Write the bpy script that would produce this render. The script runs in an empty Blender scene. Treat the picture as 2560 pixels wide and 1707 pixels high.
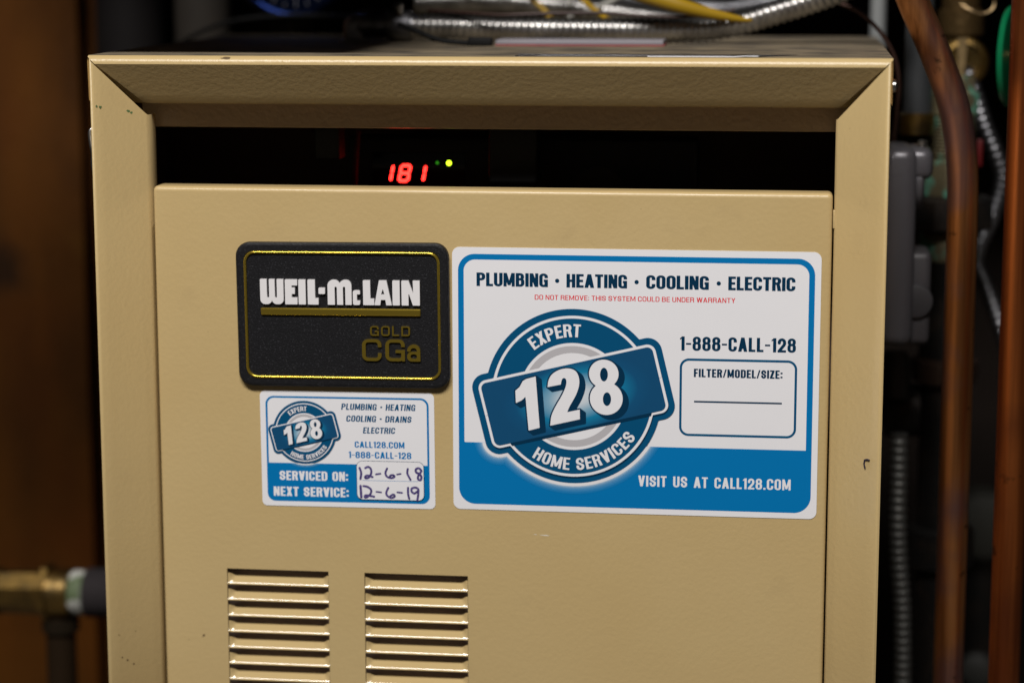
import bpy, bmesh, math, random
import numpy as np
from mathutils import Matrix, Vector
from mathutils.geometry import tessellate_polygon

S = bpy.context.scene
C = S.collection
R = math.radians
random.seed(7)
TOP = 800.0          # boiler top above the floor, mm; z below is measured from the boiler top
DF = 15.0            # depth of the door's front face behind the jacket's front edge, mm

# ---------------------------------------------------------------- camera
cam = bpy.data.cameras.new('camera'); cam_o = bpy.data.objects.new('camera', cam); C.objects.link(cam_o)
yaw, pitch, roll = -0.128211, -0.167746, -0.0016
fwd = Vector((math.sin(yaw)*math.cos(pitch), math.cos(yaw)*math.cos(pitch), math.sin(pitch)))
rt = Vector((math.cos(yaw), -math.sin(yaw), 0)); up = rt.cross(fwd)
r2 = rt*math.cos(roll) + up*math.sin(roll); u2 = -rt*math.sin(roll) + up*math.cos(roll)
M = Matrix((r2, u2, -fwd)).transposed().to_4x4(); M.translation = (0.378663, -1.184548, 0.852941)
cam_o.matrix_world = M
cam.sensor_width = 36; cam.sensor_fit = 'HORIZONTAL'; cam.lens = 36*5725.01/2560
cam.clip_start = .05; cam.clip_end = 50
cam.dof.use_dof = True; cam.dof.focus_distance = 1.215; cam.dof.aperture_fstop = 3.3; cam.dof.aperture_blades = 9
S.camera = cam_o

# ---------------------------------------------------------------- light
w = bpy.data.worlds.new('World'); S.world = w; w.use_nodes = True
w.node_tree.nodes['Background'].inputs[0].default_value = (1, .85, .7, 1)
w.node_tree.nodes['Background'].inputs[1].default_value = .022
def lamp(name, loc, target, sx, sy, power, col):
    l = bpy.data.lights.new(name, 'AREA'); l.shape = 'RECTANGLE'; l.size = sx; l.size_y = sy; l.energy = power; l.color = col
    o = bpy.data.objects.new(name, l); C.objects.link(o); o.location = loc
    o.rotation_euler = (Vector(target)-Vector(loc)).to_track_quat('-Z', 'Y').to_euler(); return o
lamp('ceiling_lamp', (.0, -1.73, 2.66), (.2, 0, .55), 1.5, .42, 92, (1, .965, .93))
S.view_settings.view_transform = 'Standard'; S.view_settings.look = 'None'
S.view_settings.exposure = 0; S.view_settings.gamma = 1; S.view_settings.use_curve_mapping = False

# ---------------------------------------------------------------- materials
def mat(name, col, rough=.5, metal=0, bump=None, var=None, coat=0, emit=None, spec=.5, scale3=(1, 1, 1), stains=None, rvar=None):
    m = bpy.data.materials.new(name); m.use_nodes = True; nt = m.node_tree; b = nt.nodes['Principled BSDF']
    b.inputs['Base Color'].default_value = (*col, 1); b.inputs['Roughness'].default_value = rough
    b.inputs['Metallic'].default_value = metal; b.inputs['Specular IOR Level'].default_value = spec
    b.inputs['Coat Weight'].default_value = coat; b.inputs['Coat Roughness'].default_value = .08
    L = nt.links
    tc = nt.nodes.new('ShaderNodeTexCoord'); mp = nt.nodes.new('ShaderNodeMapping'); mp.inputs['Scale'].default_value = scale3
    L.new(tc.outputs['Object'], mp.inputs[0])
    if emit:
        b.inputs['Emission Color'].default_value = (*emit[0], 1); b.inputs['Emission Strength'].default_value = emit[1]
    cur = None
    if var:                       # (second colour, noise scale, low, high)
        n = nt.nodes.new('ShaderNodeTexNoise'); n.inputs['Scale'].default_value = var[1]; n.inputs['Detail'].default_value = 6
        L.new(mp.outputs[0], n.inputs['Vector'])
        r = nt.nodes.new('ShaderNodeMapRange'); r.inputs[1].default_value = var[2]; r.inputs[2].default_value = var[3]
        L.new(n.outputs[0], r.inputs[0])
        x = nt.nodes.new('ShaderNodeMix'); x.data_type = 'RGBA'; x.inputs[6].default_value = (*col, 1); x.inputs[7].default_value = (*var[0], 1)
        L.new(r.outputs[0], x.inputs[0]); cur = x.outputs[2]
    for st in (stains or []):     # each (colour, noise scale, low, high, amount)
        n = nt.nodes.new('ShaderNodeTexNoise'); n.inputs['Scale'].default_value = st[1]; n.inputs['Detail'].default_value = 4
        L.new(tc.outputs['Object'], n.inputs['Vector'])
        r = nt.nodes.new('ShaderNodeMapRange'); r.inputs[1].default_value = st[2]; r.inputs[2].default_value = st[3]; r.inputs[4].default_value = st[4]
        L.new(n.outputs[0], r.inputs[0])
        x = nt.nodes.new('ShaderNodeMix'); x.data_type = 'RGBA'; x.inputs[6].default_value = (*col, 1); x.inputs[7].default_value = (*st[0], 1)
        if cur: L.new(cur, x.inputs[6])
        L.new(r.outputs[0], x.inputs[0]); cur = x.outputs[2]
    if rvar:                      # (noise scale, low roughness, high roughness)
        n = nt.nodes.new('ShaderNodeTexNoise'); n.inputs['Scale'].default_value = rvar[0]; n.inputs['Detail'].default_value = 5
        L.new(tc.outputs['Object'], n.inputs['Vector'])
        r = nt.nodes.new('ShaderNodeMapRange'); r.inputs[1].default_value = .35; r.inputs[2].default_value = .65; r.inputs[3].default_value = rvar[1]; r.inputs[4].default_value = rvar[2]
        L.new(n.outputs[0], r.inputs[0]); L.new(r.outputs[0], b.inputs['Roughness'])
    if cur: L.new(cur, b.inputs['Base Color'])
    if bump:                      # (noise scale, strength, distance[, detail])
        n = nt.nodes.new('ShaderNodeTexNoise'); n.inputs['Scale'].default_value = bump[0]
        n.inputs['Detail'].default_value = bump[3] if len(bump) > 3 else 2
        L.new(tc.outputs['Object'], n.inputs['Vector'])
        bp = nt.nodes.new('ShaderNodeBump'); bp.inputs['Strength'].default_value = bump[1]; bp.inputs['Distance'].default_value = bump[2]
        L.new(n.outputs[0], bp.inputs['Height']); L.new(bp.outputs[0], b.inputs['Normal'])
    return m
TAN = (.525, .391, .186)
paint = mat('tan_enamel', TAN, .34, rvar=(16, .27, .45), bump=(430, .17, .0006, 1.5), var=((.50, .364, .168), 9, .35, .7),
            stains=[((.27, .19, .10), 38, .64, .82, .15), ((.2, .14, .07), 420, .755, .775, .7)])
paint_top = mat('tan_enamel_textured', TAN, .34, bump=(380, .22, .0007, 2), var=((.50, .364, .168), 9, .35, .7))
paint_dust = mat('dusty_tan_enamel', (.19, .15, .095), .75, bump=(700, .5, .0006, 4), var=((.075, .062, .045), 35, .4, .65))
paint_dark = mat('inner_enamel', (.48, .35, .22), .34, bump=(330, .8, .0007, 1.5))
black_pl = mat('black_plastic', (.0065, .0065, .008), .5, spec=.3, bump=(1500, .6, .0003, 2), stains=[((.05, .05, .058), 1200, .58, .72, .7)])
gold = mat('gold_foil', (.58, .42, .055), .22, .86, bump=(60, .1, .001))
white_raise = mat('white_raised_paint', (.76, .745, .755), .5)
inside = mat('sooty_interior', (.10, .065, .045), .8, bump=(200, .3, .001))
innerp = mat('inner_panel_steel', (.30, .23, .21), .6, bump=(150, .3, .001))
vinyl = mat('white_vinyl', (.775, .772, .80), .48, spec=.15, bump=(22, .06, .004))
def ink(n, c): return mat(n, c, .48, spec=.12, bump=(22, .06, .004))
blue = ink('sky_blue_ink', (.0005, .168, .44)); deep = ink('deep_blue_ink', (.001, .074, .178)); navy = ink('navy_ink', (.001, .029, .072))
red = ink('red_ink', (.70, .018, .03)); grey = ink('grey_ink', (.46, .45, .47)); wink = ink('white_ink', (.775, .772, .80))
marker = mat('purple_marker', (.05, .035, .14), .45, var=((.10, .075, .24), 900, .4, .6))
print_shade = ink('shadow_ink', (.003, .10, .27))

# ---------------------------------------------------------------- mesh helpers (all in mm, z from the boiler top)
class MB:
    def __init__(s): s.v = []; s.f = []
    def add(s, vs, fs):
        n = len(s.v); s.v += [tuple(a) for a in vs]; s.f += [tuple(i+n for i in f) for f in fs]; return s
    def box(s, x0, x1, y0, y1, z0, z1, b=0):
        if b <= 0:
            v = [(x, y, z) for z in (z0, z1) for y in (y0, y1) for x in (x0, x1)]
            return s.add(v, [(0, 2, 3, 1), (4, 5, 7, 6), (0, 1, 5, 4), (2, 6, 7, 3), (0, 4, 6, 2), (1, 3, 7, 5)])
        bm = bmesh.new(); bmesh.ops.create_cube(bm, size=1)
        for q in bm.verts: q.co = ((x0+x1)/2+q.co.x*(x1-x0), (y0+y1)/2+q.co.y*(y1-y0), (z0+z1)/2+q.co.z*(z1-z0))
        bmesh.ops.bevel(bm, geom=bm.edges[:], offset=b, segments=3, affect='EDGES', profile=.5)
        bm.verts.index_update(); s.add([q.co[:] for q in bm.verts], [[q.index for q in f.verts] for f in bm.faces]); bm.free(); return s
    def tube(s, pts, rad, n=20, cap=True, ell=None):
        pts = [Vector(p) for p in pts]; rad = rad if isinstance(rad, (list, tuple)) else [rad]*len(pts)
        rings = []; u = None
        for i, p in enumerate(pts):
            t = (pts[min(i+1, len(pts)-1)]-pts[max(i-1, 0)]).normalized()
            if u is None: u = t.orthogonal().normalized()
            u = (u-t*u.dot(t)).normalized(); b = t.cross(u)
            rings.append([p+(u*math.cos(a)+b*math.sin(a))*rad[i] for a in [2*math.pi*k/n for k in range(n)]])
        v = [q for r in rings for q in r]; f = []
        for i in range(len(pts)-1):
            for k in range(n): f.append((i*n+k, i*n+(k+1) % n, (i+1)*n+(k+1) % n, (i+1)*n+k))
        if cap: f.append(tuple(range(n))[::-1]); f.append(tuple((len(pts)-1)*n+k for k in range(n)))
        return s.add(v, f)
    def lathe(s, org, axis, prof, n=32, sides=None):   # prof: (distance along axis, radius)
        a = Vector(axis).normalized(); o = Vector(org)
        n = sides or n; u = a.orthogonal().normalized(); b = a.cross(u); v = []; f = []
        for d, r in prof:
            for k in range(n):
                t = 2*math.pi*(k+.5)/n; v.append(o+a*d+(u*math.cos(t)+b*math.sin(t))*r)
        for i in range(len(prof)-1):
            for k in range(n): f.append((i*n+k, i*n+(k+1) % n, (i+1)*n+(k+1) % n, (i+1)*n+k))
        f.append(tuple(range(n))[::-1]); f.append(tuple((len(prof)-1)*n+k for k in range(n)))
        return s.add(v, f)
    def build(s, name, m, parent=None, smooth=40, at=None):
        o0 = root_of(parent) if parent else Vector(at or (0, 0, 0))
        me = bpy.data.meshes.new(name)
        me.from_pydata([((a[0]/1000-o0.x), (a[1]/1000-o0.y), ((a[2]+TOP)/1000-o0.z)) for a in s.v], [], s.f)
        me.validate(); bm = bmesh.new(); bm.from_mesh(me)
        if not getattr(s, 'flat', False): bmesh.ops.recalc_face_normals(bm, faces=bm.faces[:])
        bm.to_mesh(me); bm.free()
        if smooth:
            me.polygons.foreach_set('use_smooth', [True]*len(me.polygons)); me.set_sharp_from_angle(angle=R(smooth))
        me.materials.append(m); me.update()
        o = bpy.data.objects.new(name, me); C.objects.link(o)
        if parent: o.parent = parent
        else: o.location = o0
        return o
def root_of(o):
    while o.parent: o = o.parent
    return o.location.copy()
def thing(name, label, cat, loc=(0, 0, 0), group=None):
    o = bpy.data.objects.new(name, None); C.objects.link(o); o.empty_display_size = .02
    o.location = (loc[0]/1000, loc[1]/1000, (loc[2]+TOP)/1000); return tag(o, label, cat, group)
def tag(o, label, cat, group=None):
    o['label'] = label; o['category'] = cat
    if group: o['group'] = group
    return o
def copy_tree(o, parent=None):
    c = o.copy(); C.objects.link(c); c.parent = parent
    for ch in list(o.children): copy_tree(ch, c)
    return c
def smooth_path(pts, n=10):                  # Catmull-Rom through the points
    P = [Vector(p) for p in pts]; P = [P[0]*2-P[1]]+P+[P[-1]*2-P[-2]]; out = []
    for i in range(1, len(P)-2):
        a, b, c, d = P[i-1:i+3]
        for k in range(n):
            t = k/n; out.append(.5*((2*b)+(c-a)*t+(2*a-5*b+4*c-d)*t*t+(3*b-a-3*c+d)*t**3))
    return out+[P[-2]]
def rrect(x0, x1, z0, z1, r, n=8):
    o = []
    for cx, cz, a0 in ((x1-r, z1-r, 0), (x0+r, z1-r, 90), (x0+r, z0+r, 180), (x1-r, z0+r, 270)):
        for k in range(n+1):
            a = R(a0+90*k/n); o.append((cx+r*math.cos(a), cz+r*math.sin(a)))
    return o

# ---------------------------------------------------------------- print shapes: signed distance fields -> outlines -> faces
def s_box(x0, x1, z0, z1, r=0):
    cx, cz, hx, hz = (x0+x1)/2, (z0+z1)/2, (x1-x0)/2-r, (z1-z0)/2-r
    def f(X, Z):
        qx, qz = abs(X-cx)-hx, abs(Z-cz)-hz
        return np.hypot(np.maximum(qx, 0), np.maximum(qz, 0))+np.minimum(np.maximum(qx, qz), 0)-r
    return f
def s_rbox(cx, cz, hx, hz, r, ang):
    b = s_box(-hx, hx, -hz, hz, r); c, s = math.cos(ang), math.sin(ang)
    return lambda X, Z: b((X-cx)*c+(Z-cz)*s, -(X-cx)*s+(Z-cz)*c)
def s_circ(cx, cz, r): return lambda X, Z: np.hypot(X-cx, Z-cz)-r
def s_ell(cx, cz, rx, rz): return lambda X, Z: (np.hypot((X-cx)/rx, (Z-cz)/rz)-1)*min(rx, rz)
def s_line(pts, hw):
    def f(X, Z):
        d = None
        for (x0, z0), (x1, z1) in zip(pts[:-1], pts[1:]):
            dx, dz = x1-x0, z1-z0; L = dx*dx+dz*dz or 1e-9
            t = np.clip(((X-x0)*dx+(Z-z0)*dz)/L, 0, 1); e = np.hypot(X-x0-t*dx, Z-z0-t*dz)
            d = e if d is None else np.minimum(d, e)
        return d-hw
    return f
def s_poly(pts):
    P = np.array(pts, float)
    def f(X, Z):
        d = np.full(X.shape, 1e9); s = np.ones(X.shape); n = len(P)
        for i in range(n):
            a, b = P[i], P[i-1]; e = b-a; wx, wz = X-a[0], Z-a[1]
            t = np.clip((wx*e[0]+wz*e[1])/max(e@e, 1e-12), 0, 1)
            d = np.minimum(d, (wx-e[0]*t)**2+(wz-e[1]*t)**2)
            c1, c2, c3 = Z >= a[1], Z < b[1], e[0]*wz > e[1]*wx
            s = np.where((c1 & c2 & c3) | (~c1 & ~c2 & ~c3), -s, s)
        return s*np.sqrt(d)
    return f
def U(*a): return lambda X, Z: np.minimum.reduce([f(X, Z) for f in a])
def I(*a): return lambda X, Z: np.maximum.reduce([f(X, Z) for f in a])
def sub(a, *b): return lambda X, Z: np.maximum.reduce([a(X, Z)]+[-f(X, Z) for f in b])
def off(a, d): return lambda X, Z: a(X, Z)-d
def contours(f, box, h):
    x0, x1, z0, z1 = box; xs = np.arange(x0-2*h, x1+3*h, h); zs = np.arange(z0-2*h, z1+3*h, h)
    X, Z = np.meshgrid(xs, zs); F = f(X, Z); F = np.where(np.abs(F) < h*1e-4, h*1e-4, F)
    I_ = F < 0; seg = {}
    act = np.argwhere(~((I_[:-1, :-1] == I_[1:, :-1]) & (I_[:-1, :-1] == I_[:-1, 1:]) & (I_[:-1, :-1] == I_[1:, 1:])))
    def pt(e):
        j, i, d = e
        a = F[j, i]; b = F[j, i+1] if d == 0 else F[j+1, i]; t = a/(a-b)
        return (xs[i]+(h*t if d == 0 else 0), zs[j]+(h*t if d == 1 else 0))
    for j, i in act:
        a, b, c, d = I_[j, i], I_[j, i+1], I_[j+1, i+1], I_[j+1, i]
        B, Rr, T, Lf = (j, i, 0), (j, i+1, 1), (j+1, i, 0), (j, i, 1)
        k = a+2*b+4*c+8*d
        t = {1: [(Lf, B)], 2: [(B, Rr)], 3: [(Lf, Rr)], 4: [(Rr, T)], 6: [(B, T)], 7: [(Lf, T)], 8: [(T, Lf)], 9: [(T, B)], 11: [(T, Rr)],
             12: [(Rr, Lf)], 13: [(Rr, B)], 14: [(B, Lf)], 5: [(Lf, B), (Rr, T)], 10: [(B, Rr), (T, Lf)]}[k]
        for p, q in t: seg[p] = q
    loops = []
    while seg:
        s0, c = seg.popitem(); lp = [s0]
        while c != s0 and c in seg: lp.append(c); c = seg.pop(c)
        P = [pt(e) for e in lp]
        if len(P) > 3: loops.append(simplify(P, h*.06))
    return [l for l in loops if len(l) > 2]
def simplify(P, tol):
    def dp(a):
        if len(a) < 3: return a
        A = np.array(a); d = A[-1]-A[0]; L = np.hypot(*d)
        w_ = A-A[0]; e = np.abs(w_[:, 0]*d[1]-w_[:, 1]*d[0])/L if L > 1e-9 else np.hypot(w_[:, 0], w_[:, 1])
        k = int(e.argmax())
        if e[k] <= tol: return [a[0], a[-1]]
        return dp(a[:k+1])[:-1]+dp(a[k:])
    h = len(P)//2
    return dp(P[:h+1])[:-1]+dp(P[h:]+[P[0]])[:-1]
def fill(mb, loops, y, depth=0, xf=None):
    xf = xf or (lambda x, z: (x, z))
    loops = [[xf(*p) for p in l] for l in loops]
    flat = [p for l in loops for p in l]
    tris = []; st = np.cumsum([0]+[len(l) for l in loops])
    def inside_of(p, l):
        c = False
        for (x0, z0), (x1, z1) in zip(l, l[1:]+l[:1]):
            if (z0 > p[1]) != (z1 > p[1]) and p[0] < (x1-x0)*(p[1]-z0)/(z1-z0)+x0: c = not c
        return c
    depth_of = [sum(inside_of(l[0], m) for m in loops if m is not l) for l in loops]
    for i, l in enumerate(loops):                     # every island with its own holes
        if depth_of[i] % 2: continue
        grp = [i]+[j for j, m in enumerate(loops) if depth_of[j] == depth_of[i]+1 and inside_of(m[0], l)]
        idx = [int(st[g])+q for g in grp for q in range(len(loops[g]))]
        tris += [tuple(idx[q] for q in t) for t in tessellate_polygon([[Vector((p[0], p[1], 0)) for p in loops[g]] for g in grp])]
    fs = []
    for t in tris:
        (ax, az), (bx, bz), (cx, cz) = [flat[i] for i in t]
        ar = (bx-ax)*(cz-az)-(bz-az)*(cx-ax)
        if abs(ar) < 1e-9: continue
        fs.append(t if ar > 0 else t[::-1])          # faces towards -y
    mb.add([(x, y, z) for x, z in flat], fs)
    if depth:
        n = len(flat); v = [(x, yy, z) for yy in (y, y+depth) for x, z in flat]; f = []; k = 0
        for l in loops:
            for i in range(len(l)): a, b = k+i, k+(i+1) % len(l); f.append((a, a+n, b+n, b))
            k += len(l)
        mb.add(v, f)
def sheet(name, f, box, h, y, m, parent, xf=None, depth=0):
    mb = MB(); fill(mb, contours(f, box, h), y, depth, xf)
    mb.flat = not depth
    return mb.build(name, m, parent, smooth=30 if depth else 0)

# a condensed bold sans drawn from strokes; cap height 1
GC = {}
def glyph(ch, W, t):
    key = (ch, W, t)
    if key in GC: return GC[key]
    a = t/2; r = min(W*.5, .28)*.95; th = t*.86      # th: horizontal strokes
    def ring(x0, x1, z0, z1, r): return sub(s_box(x0, x1, z0, z1, r), s_box(x0+t, x1-t, z0+th, z1-th, max(r-t, .02)))
    def dshape(x1, z0, z1, r):
        o = U(s_box(0, x1, z0, z1, r), s_box(0, x1*.55, z0, z1)); i = U(s_box(t, x1-t, z0+th, z1-th, max(r-t, .02)), s_box(t, x1*.55, z0+th, z1-th))
        return sub(o, i)
    B = s_box; w = W
    def bar(x0, z0, x1, z1, hw=None):     # slanted stroke with horizontal ends
        hw = hw or t*.54
        return s_poly([(x0-hw, z0), (x0+hw, z0), (x1+hw, z1), (x1-hw, z1)])
    def arc(cx, cz, rx, rz, a0, a1, n=9): return [(cx+rx*math.cos(R(a0+(a1-a0)*k/n)), cz+rz*math.sin(R(a0+(a1-a0)*k/n))) for k in range(n+1)]
    if ch in 'OQ0': g = ring(0, w, 0, 1, r)
    elif ch == 'C': g = sub(ring(0, w, 0, 1, r), B(w-t*1.2, w+1, .36, .64))
    elif ch == 'G': g = U(sub(ring(0, w, 0, 1, r), B(w-t*1.2, w+1, .50, .66)), B(w*.52, w, .38, .38+th), B(w-t*.8, w, 0, .4))
    elif ch == 'D': g = dshape(w, 0, 1, r)
    elif ch == 'P': g = U(dshape(w, .42, 1, min(r, .27)), B(0, t, 0, 1))
    elif ch == 'R': g = U(dshape(w, .45, 1, min(r, .26)), B(0, t, 0, 1), s_poly([(w-t*1.35, .5), (w-t*.35, .5), (w+.01, 0), (w-t, 0)]))
    elif ch == 'B': g = U(dshape(w*.96, .46, 1, .24), dshape(w, 0, .46+th, .25))
    elif ch == 'E': w = W*.84; g = U(B(0, t, 0, 1), B(0, w, 0, th), B(0, w, 1-th, 1), B(0, w*.92, .5-th/2, .5+th/2))
    elif ch == 'F': w = W*.8; g = U(B(0, t, 0, 1), B(0, w, 1-th, 1), B(0, w*.92, .5-th/2, .5+th/2))
    elif ch == 'L': w = W*.8; g = U(B(0, t, 0, 1), B(0, w, 0, th))
    elif ch == 'H': g = U(B(0, t, 0, 1), B(w-t, w, 0, 1), B(0, w, .5-th/2, .5+th/2))
    elif ch == 'I': w = t; g = B(0, t, 0, 1)
    elif ch == 'T': w = W*.92; g = U(B(w/2-a, w/2+a, 0, 1), B(0, w, 1-th, 1))
    elif ch == 'U': g = sub(U(B(0, w, 0, 1, r), B(0, w, .5, 1)), U(B(t, w-t, th, 2, max(r-t, .02))))
    elif ch == 'N': g = U(B(0, t*.92, 0, 1), B(w-t*.92, w, 0, 1), s_poly([(0, 1), (t*1.05, 1), (w, 0), (w-t*1.05, 0)]))
    elif ch == 'M': w = W*1.3; g = U(B(0, t*.92, 0, 1), B(w-t*.92, w, 0, 1), s_poly([(0, 1), (t, 1), (w/2+t*.4, .1), (w/2-t*.4, .1)]), s_poly([(w-t, 1), (w, 1), (w/2+t*.4, .1), (w/2-t*.4, .1)]))
    elif ch == 'A': w = W*1.08; g = U(bar(t*.52, 0, w/2, 1), bar(w-t*.52, 0, w/2, 1), I(B(w*.2, w*.8, .2, .2+th)))
    elif ch == 'V': w = W*1.05; g = U(bar(w/2, 0, t*.52, 1), bar(w/2, 0, w-t*.52, 1))
    elif ch == 'W': w = W*1.5; g = U(bar(w*.27, 0, t*.5, 1), bar(w*.27, 0, w/2, 1), bar(w*.73, 0, w/2, 1), bar(w*.73, 0, w-t*.5, 1))
    elif ch == 'X': g = U(bar(t*.55, 0, w-t*.55, 1), bar(w-t*.55, 0, t*.55, 1))
    elif ch == 'Y': g = U(B(w/2-a, w/2+a, 0, .5), bar(w/2, .42, t*.55, 1), bar(w/2, .42, w-t*.55, 1))
    elif ch == 'Z': w = W*.9; g = U(B(0, w, 0, th), B(0, w, 1-th, 1), s_poly([(0, th*.9), (t*1.2, th*.9), (w, 1-th*.9), (w-t*1.2, 1-th*.9)]))
    elif ch in 'S':
        rx = w/2-a; p = [(w-a, .69)]+arc(w/2, 1-a-.19, rx, .19, 0, 180)+[(a, .66)]+arc(w/2, .66, rx, .12, 180, 235, 4)+arc(w/2, .34, rx, .12, 55, 0, 4)+arc(w/2, a+.19, rx, .19, 0, -180)+[(a, .31)]
        g = I(s_line(p, a), U(B(-.1, w/2, -.1, 1.1), B(w/2-.01, w+.1, .66, 1.1), B(0, w+.1, -.1, .66)), U(B(w/2, w+.1, -.1, 1.1), B(-.1, w/2+.01, -.1, .34), B(-.1, w/2+.01, .34, 1.1)))
    elif ch == '1': w = W*.56; g = U(B(w-t, w, 0, 1), s_poly([(0, .74), (w-t+.01, .86), (w-t+.01, 1), (w-t*.6, 1), (0, .88)]))
    elif ch == '2':
        rx = w/2-a; p = [(a, .66)]+arc(w/2, 1-a-.2, rx, .2, 180, 0)+[(w-a, .62), (w-a-.03, .52), (a, .1)]
        g = U(s_line(p, a), B(0, w, 0, th)); g = I(g, B(0, w, 0, 1))
    elif ch == '8': g = U(ring(w*.02, w*.98, .46, 1, min(r, .26)), ring(0, w, 0, .46+th, min(r, .27)))
    elif ch == '-': w = W*.62; g = B(0, w, .42, .42+th*.75)
    elif ch == '.': w = t; g = B(0, t, 0, t)
    elif ch == ':': w = t; g = U(B(0, t, .08, .08+t), B(0, t, .56, .56+t))
    elif ch == '/': w = W*.7; g = bar(t*.3, 0, w-t*.3, 1, t*.36)
    elif ch == '*': w = t*1.5; g = s_circ(w/2, .5, t*.75)
    elif ch == 'a':
        rx = w/2-a; g = U(sub(s_box(0, w, 0, .44, .2), s_box(t, w-t, th*.9, .44-th*.8, .1)), B(w-t, w, 0, .5), I(s_line([(a, .5)]+arc(w/2, .5, rx, .2, 180, 0)+[(w-a, .4)], a), B(0, w, .45, 1)))
    else: raise KeyError(ch)
    GC[key] = (contours(g, (-.1, w+.1, -.05, 1.05), .016 if t > .12 else .012), w)
    return GC[key]
def lay(text, W, t, gap, space):
    x = 0; out = []
    for ch in text:
        if ch == ' ': x += space; continue
        if ch == 'o' : ch = '*'
        g, w = glyph(ch, W, t); out.append((g, x, w)); x += w+gap
    return out, x-gap
def text(mb, s, x0, x1, zt, zb, y, W=.50, t=.165, gap=.075, space=.30, shear=0, xf=None, depth=0):
    out, tot = lay(s, W, t, gap, space); H = zt-zb; sx = (x1-x0-shear*H)/tot; xf = xf or (lambda a, b: (a, b))
    for g, gx, _ in out:
        fill(mb, g, y, depth, lambda a, b: xf(x0+(a+gx)*sx+shear*b*H, zb+b*H))
def lettering(name, items, m, parent, **k):
    mb = MB(); mb.flat = True
    for it in items: text(mb, *it, **k)
    return mb.build(name, m, parent, smooth=0)
def arc_text(mb, s, cx, cz, rb, H, a0, a1, y, sc=1, bottom=False, W=.5, t=.17):
    out, tot = lay(s, W, t, .09, .32); k = R(a1-a0)
    for g, gx, gw in out:
        mid = (gx+gw/2)/tot; ang = R(a0)+k*mid
        arcw = abs(k)*(rb+H*.5*(-1 if bottom else 1)); sx = arcw/tot
        def xf(a, b, ang=ang, gx=gx, gw=gw):
            u = (a-gw/2)*sx; v = b*H
            if not bottom:
                r = rb+v; return (cx+r*math.sin(ang)+u*math.cos(ang), cz+r*math.cos(ang)-u*math.sin(ang))
            r = rb-v; return (cx+r*math.sin(ang)+u*math.cos(ang), cz-r*math.cos(ang)+u*math.sin(ang))
        fill(mb, g, y, 0, xf)

# ---------------------------------------------------------------- the setting
def struct(o): o['kind'] = 'structure'; return o
floor_m = mat('concrete', (.10, .09, .08), .85, bump=(40, .4, .004, 6), var=((.06, .055, .05), 6, .4, .6))
struct(MB().box(-1500, 1900, -1600, 1300, -TOP-60, -TOP, 0).build('floor', floor_m, at=(0, 0, 0), smooth=0))
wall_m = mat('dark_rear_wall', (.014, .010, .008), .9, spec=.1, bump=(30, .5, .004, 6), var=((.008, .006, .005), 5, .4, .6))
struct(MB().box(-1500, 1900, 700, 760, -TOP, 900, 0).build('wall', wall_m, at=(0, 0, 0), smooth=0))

struct(MB().box(-130, 1100, 154, 699, 228, 900, 0).build('shade_block', wall_m, at=(0, 0, 0), smooth=0))  # unseen block overhead, added to keep light off everything behind the boiler

# ---------------------------------------------------------------- boiler
boiler = thing('boiler', 'tan enamelled cast-iron gas boiler with louvred door and slot-like control opening', 'boiler', (210, 160, -TOP))
DEPTH = 305
def side_panel(sgn):
    ex = (lambda x: x) if sgn < 0 else (lambda x: 420-x)
    prof = [(0, DEPTH), (0, 1.2), (.1, .55), (.4, .2), (1.0, .25)]              # side wall, rounded front edge
    prof += [(1.8+(25.2-1.8)*k/6, .6+(15.6-.6)*k/6) for k in range(7)]
    prof += [(25.9, 16.6), (26.1, 18), (26.1, 30)]
    mb = MB(); n = len(prof); zt = []
    for x, y in prof: zt.append(-1.5 if x < .3 else -2.6-x*1.15)
    v = [(ex(x), y, z) for (x, y), z in zip(prof, zt)]+[(ex(x), y, -TOP+12) for x, y in prof]
    mb.add(v, [(i, i+1, n+i+1, n+i) for i in range(n-1)])
    o = mb.build('side_panel', paint, boiler)
    m = o.modifiers.new('thickness', 'SOLIDIFY'); m.thickness = .0008; m.offset = 0; return o
side_panel(-1); side_panel(1)
# top panel with its front edge rolled over into the bevelled header
prof = [(DEPTH+1, 0), (5, 0)]+[(4-4*math.sin(R(a)), -4+4*math.cos(R(a))) for a in (10, 25, 40, 55, 70, 85)]
prof += [(-.02+(16.4+.02)*k/5, -4.6-(25.4-4.6)*k/5) for k in range(6)]
prof += [(17.6, -26.2), (19, -26.4), (37, -26.6)]
mb = MB(); n = len(prof); vl = []
for y, z in prof:
    q = 0 if z > -1.2 else min(26.0, (-z-1.2)*1.02+.6)
    vl += [(-1.3+q, y, z), (421.3-q, y, z)]
mb.add(vl, [(2*i, 2*i+1, 2*i+3, 2*i+2) for i in range(n-1)])
for x in (-1.3, 421.3):                                                # side lips folded down
    mb.add([(x, 3, 0), (x, DEPTH+1, 0), (x, DEPTH+1, -24), (x, 1.5, -24), (x, .4, -3)], [(0, 1, 2, 3, 4)])
for sg in (0, 1):                                                       # corner flaps behind the mitred joints
    fl = []
    for y, z in prof:
        if z < -4.5 and y < 18:
            q = min(26.0, (-z-1.2)*1.02+.6)-1.3; a_, b_ = max(q-7, 1.5), q+2
            fl += [(a_, y+2.6, z), (b_, y+2.6, z)] if not sg else [(420-a_, y+2.6, z), (420-b_, y+2.6, z)]
    mb.add(fl, [(2*i, 2*i+1, 2*i+3, 2*i+2) for i in range(len(fl)//2-1)])
top = mb.build('top_panel', paint_top, boiler)
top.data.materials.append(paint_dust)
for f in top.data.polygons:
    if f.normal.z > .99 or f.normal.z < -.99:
        if abs(f.center.z+boiler.location.z-TOP/1000) < .0005: f.material_index = 1
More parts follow.
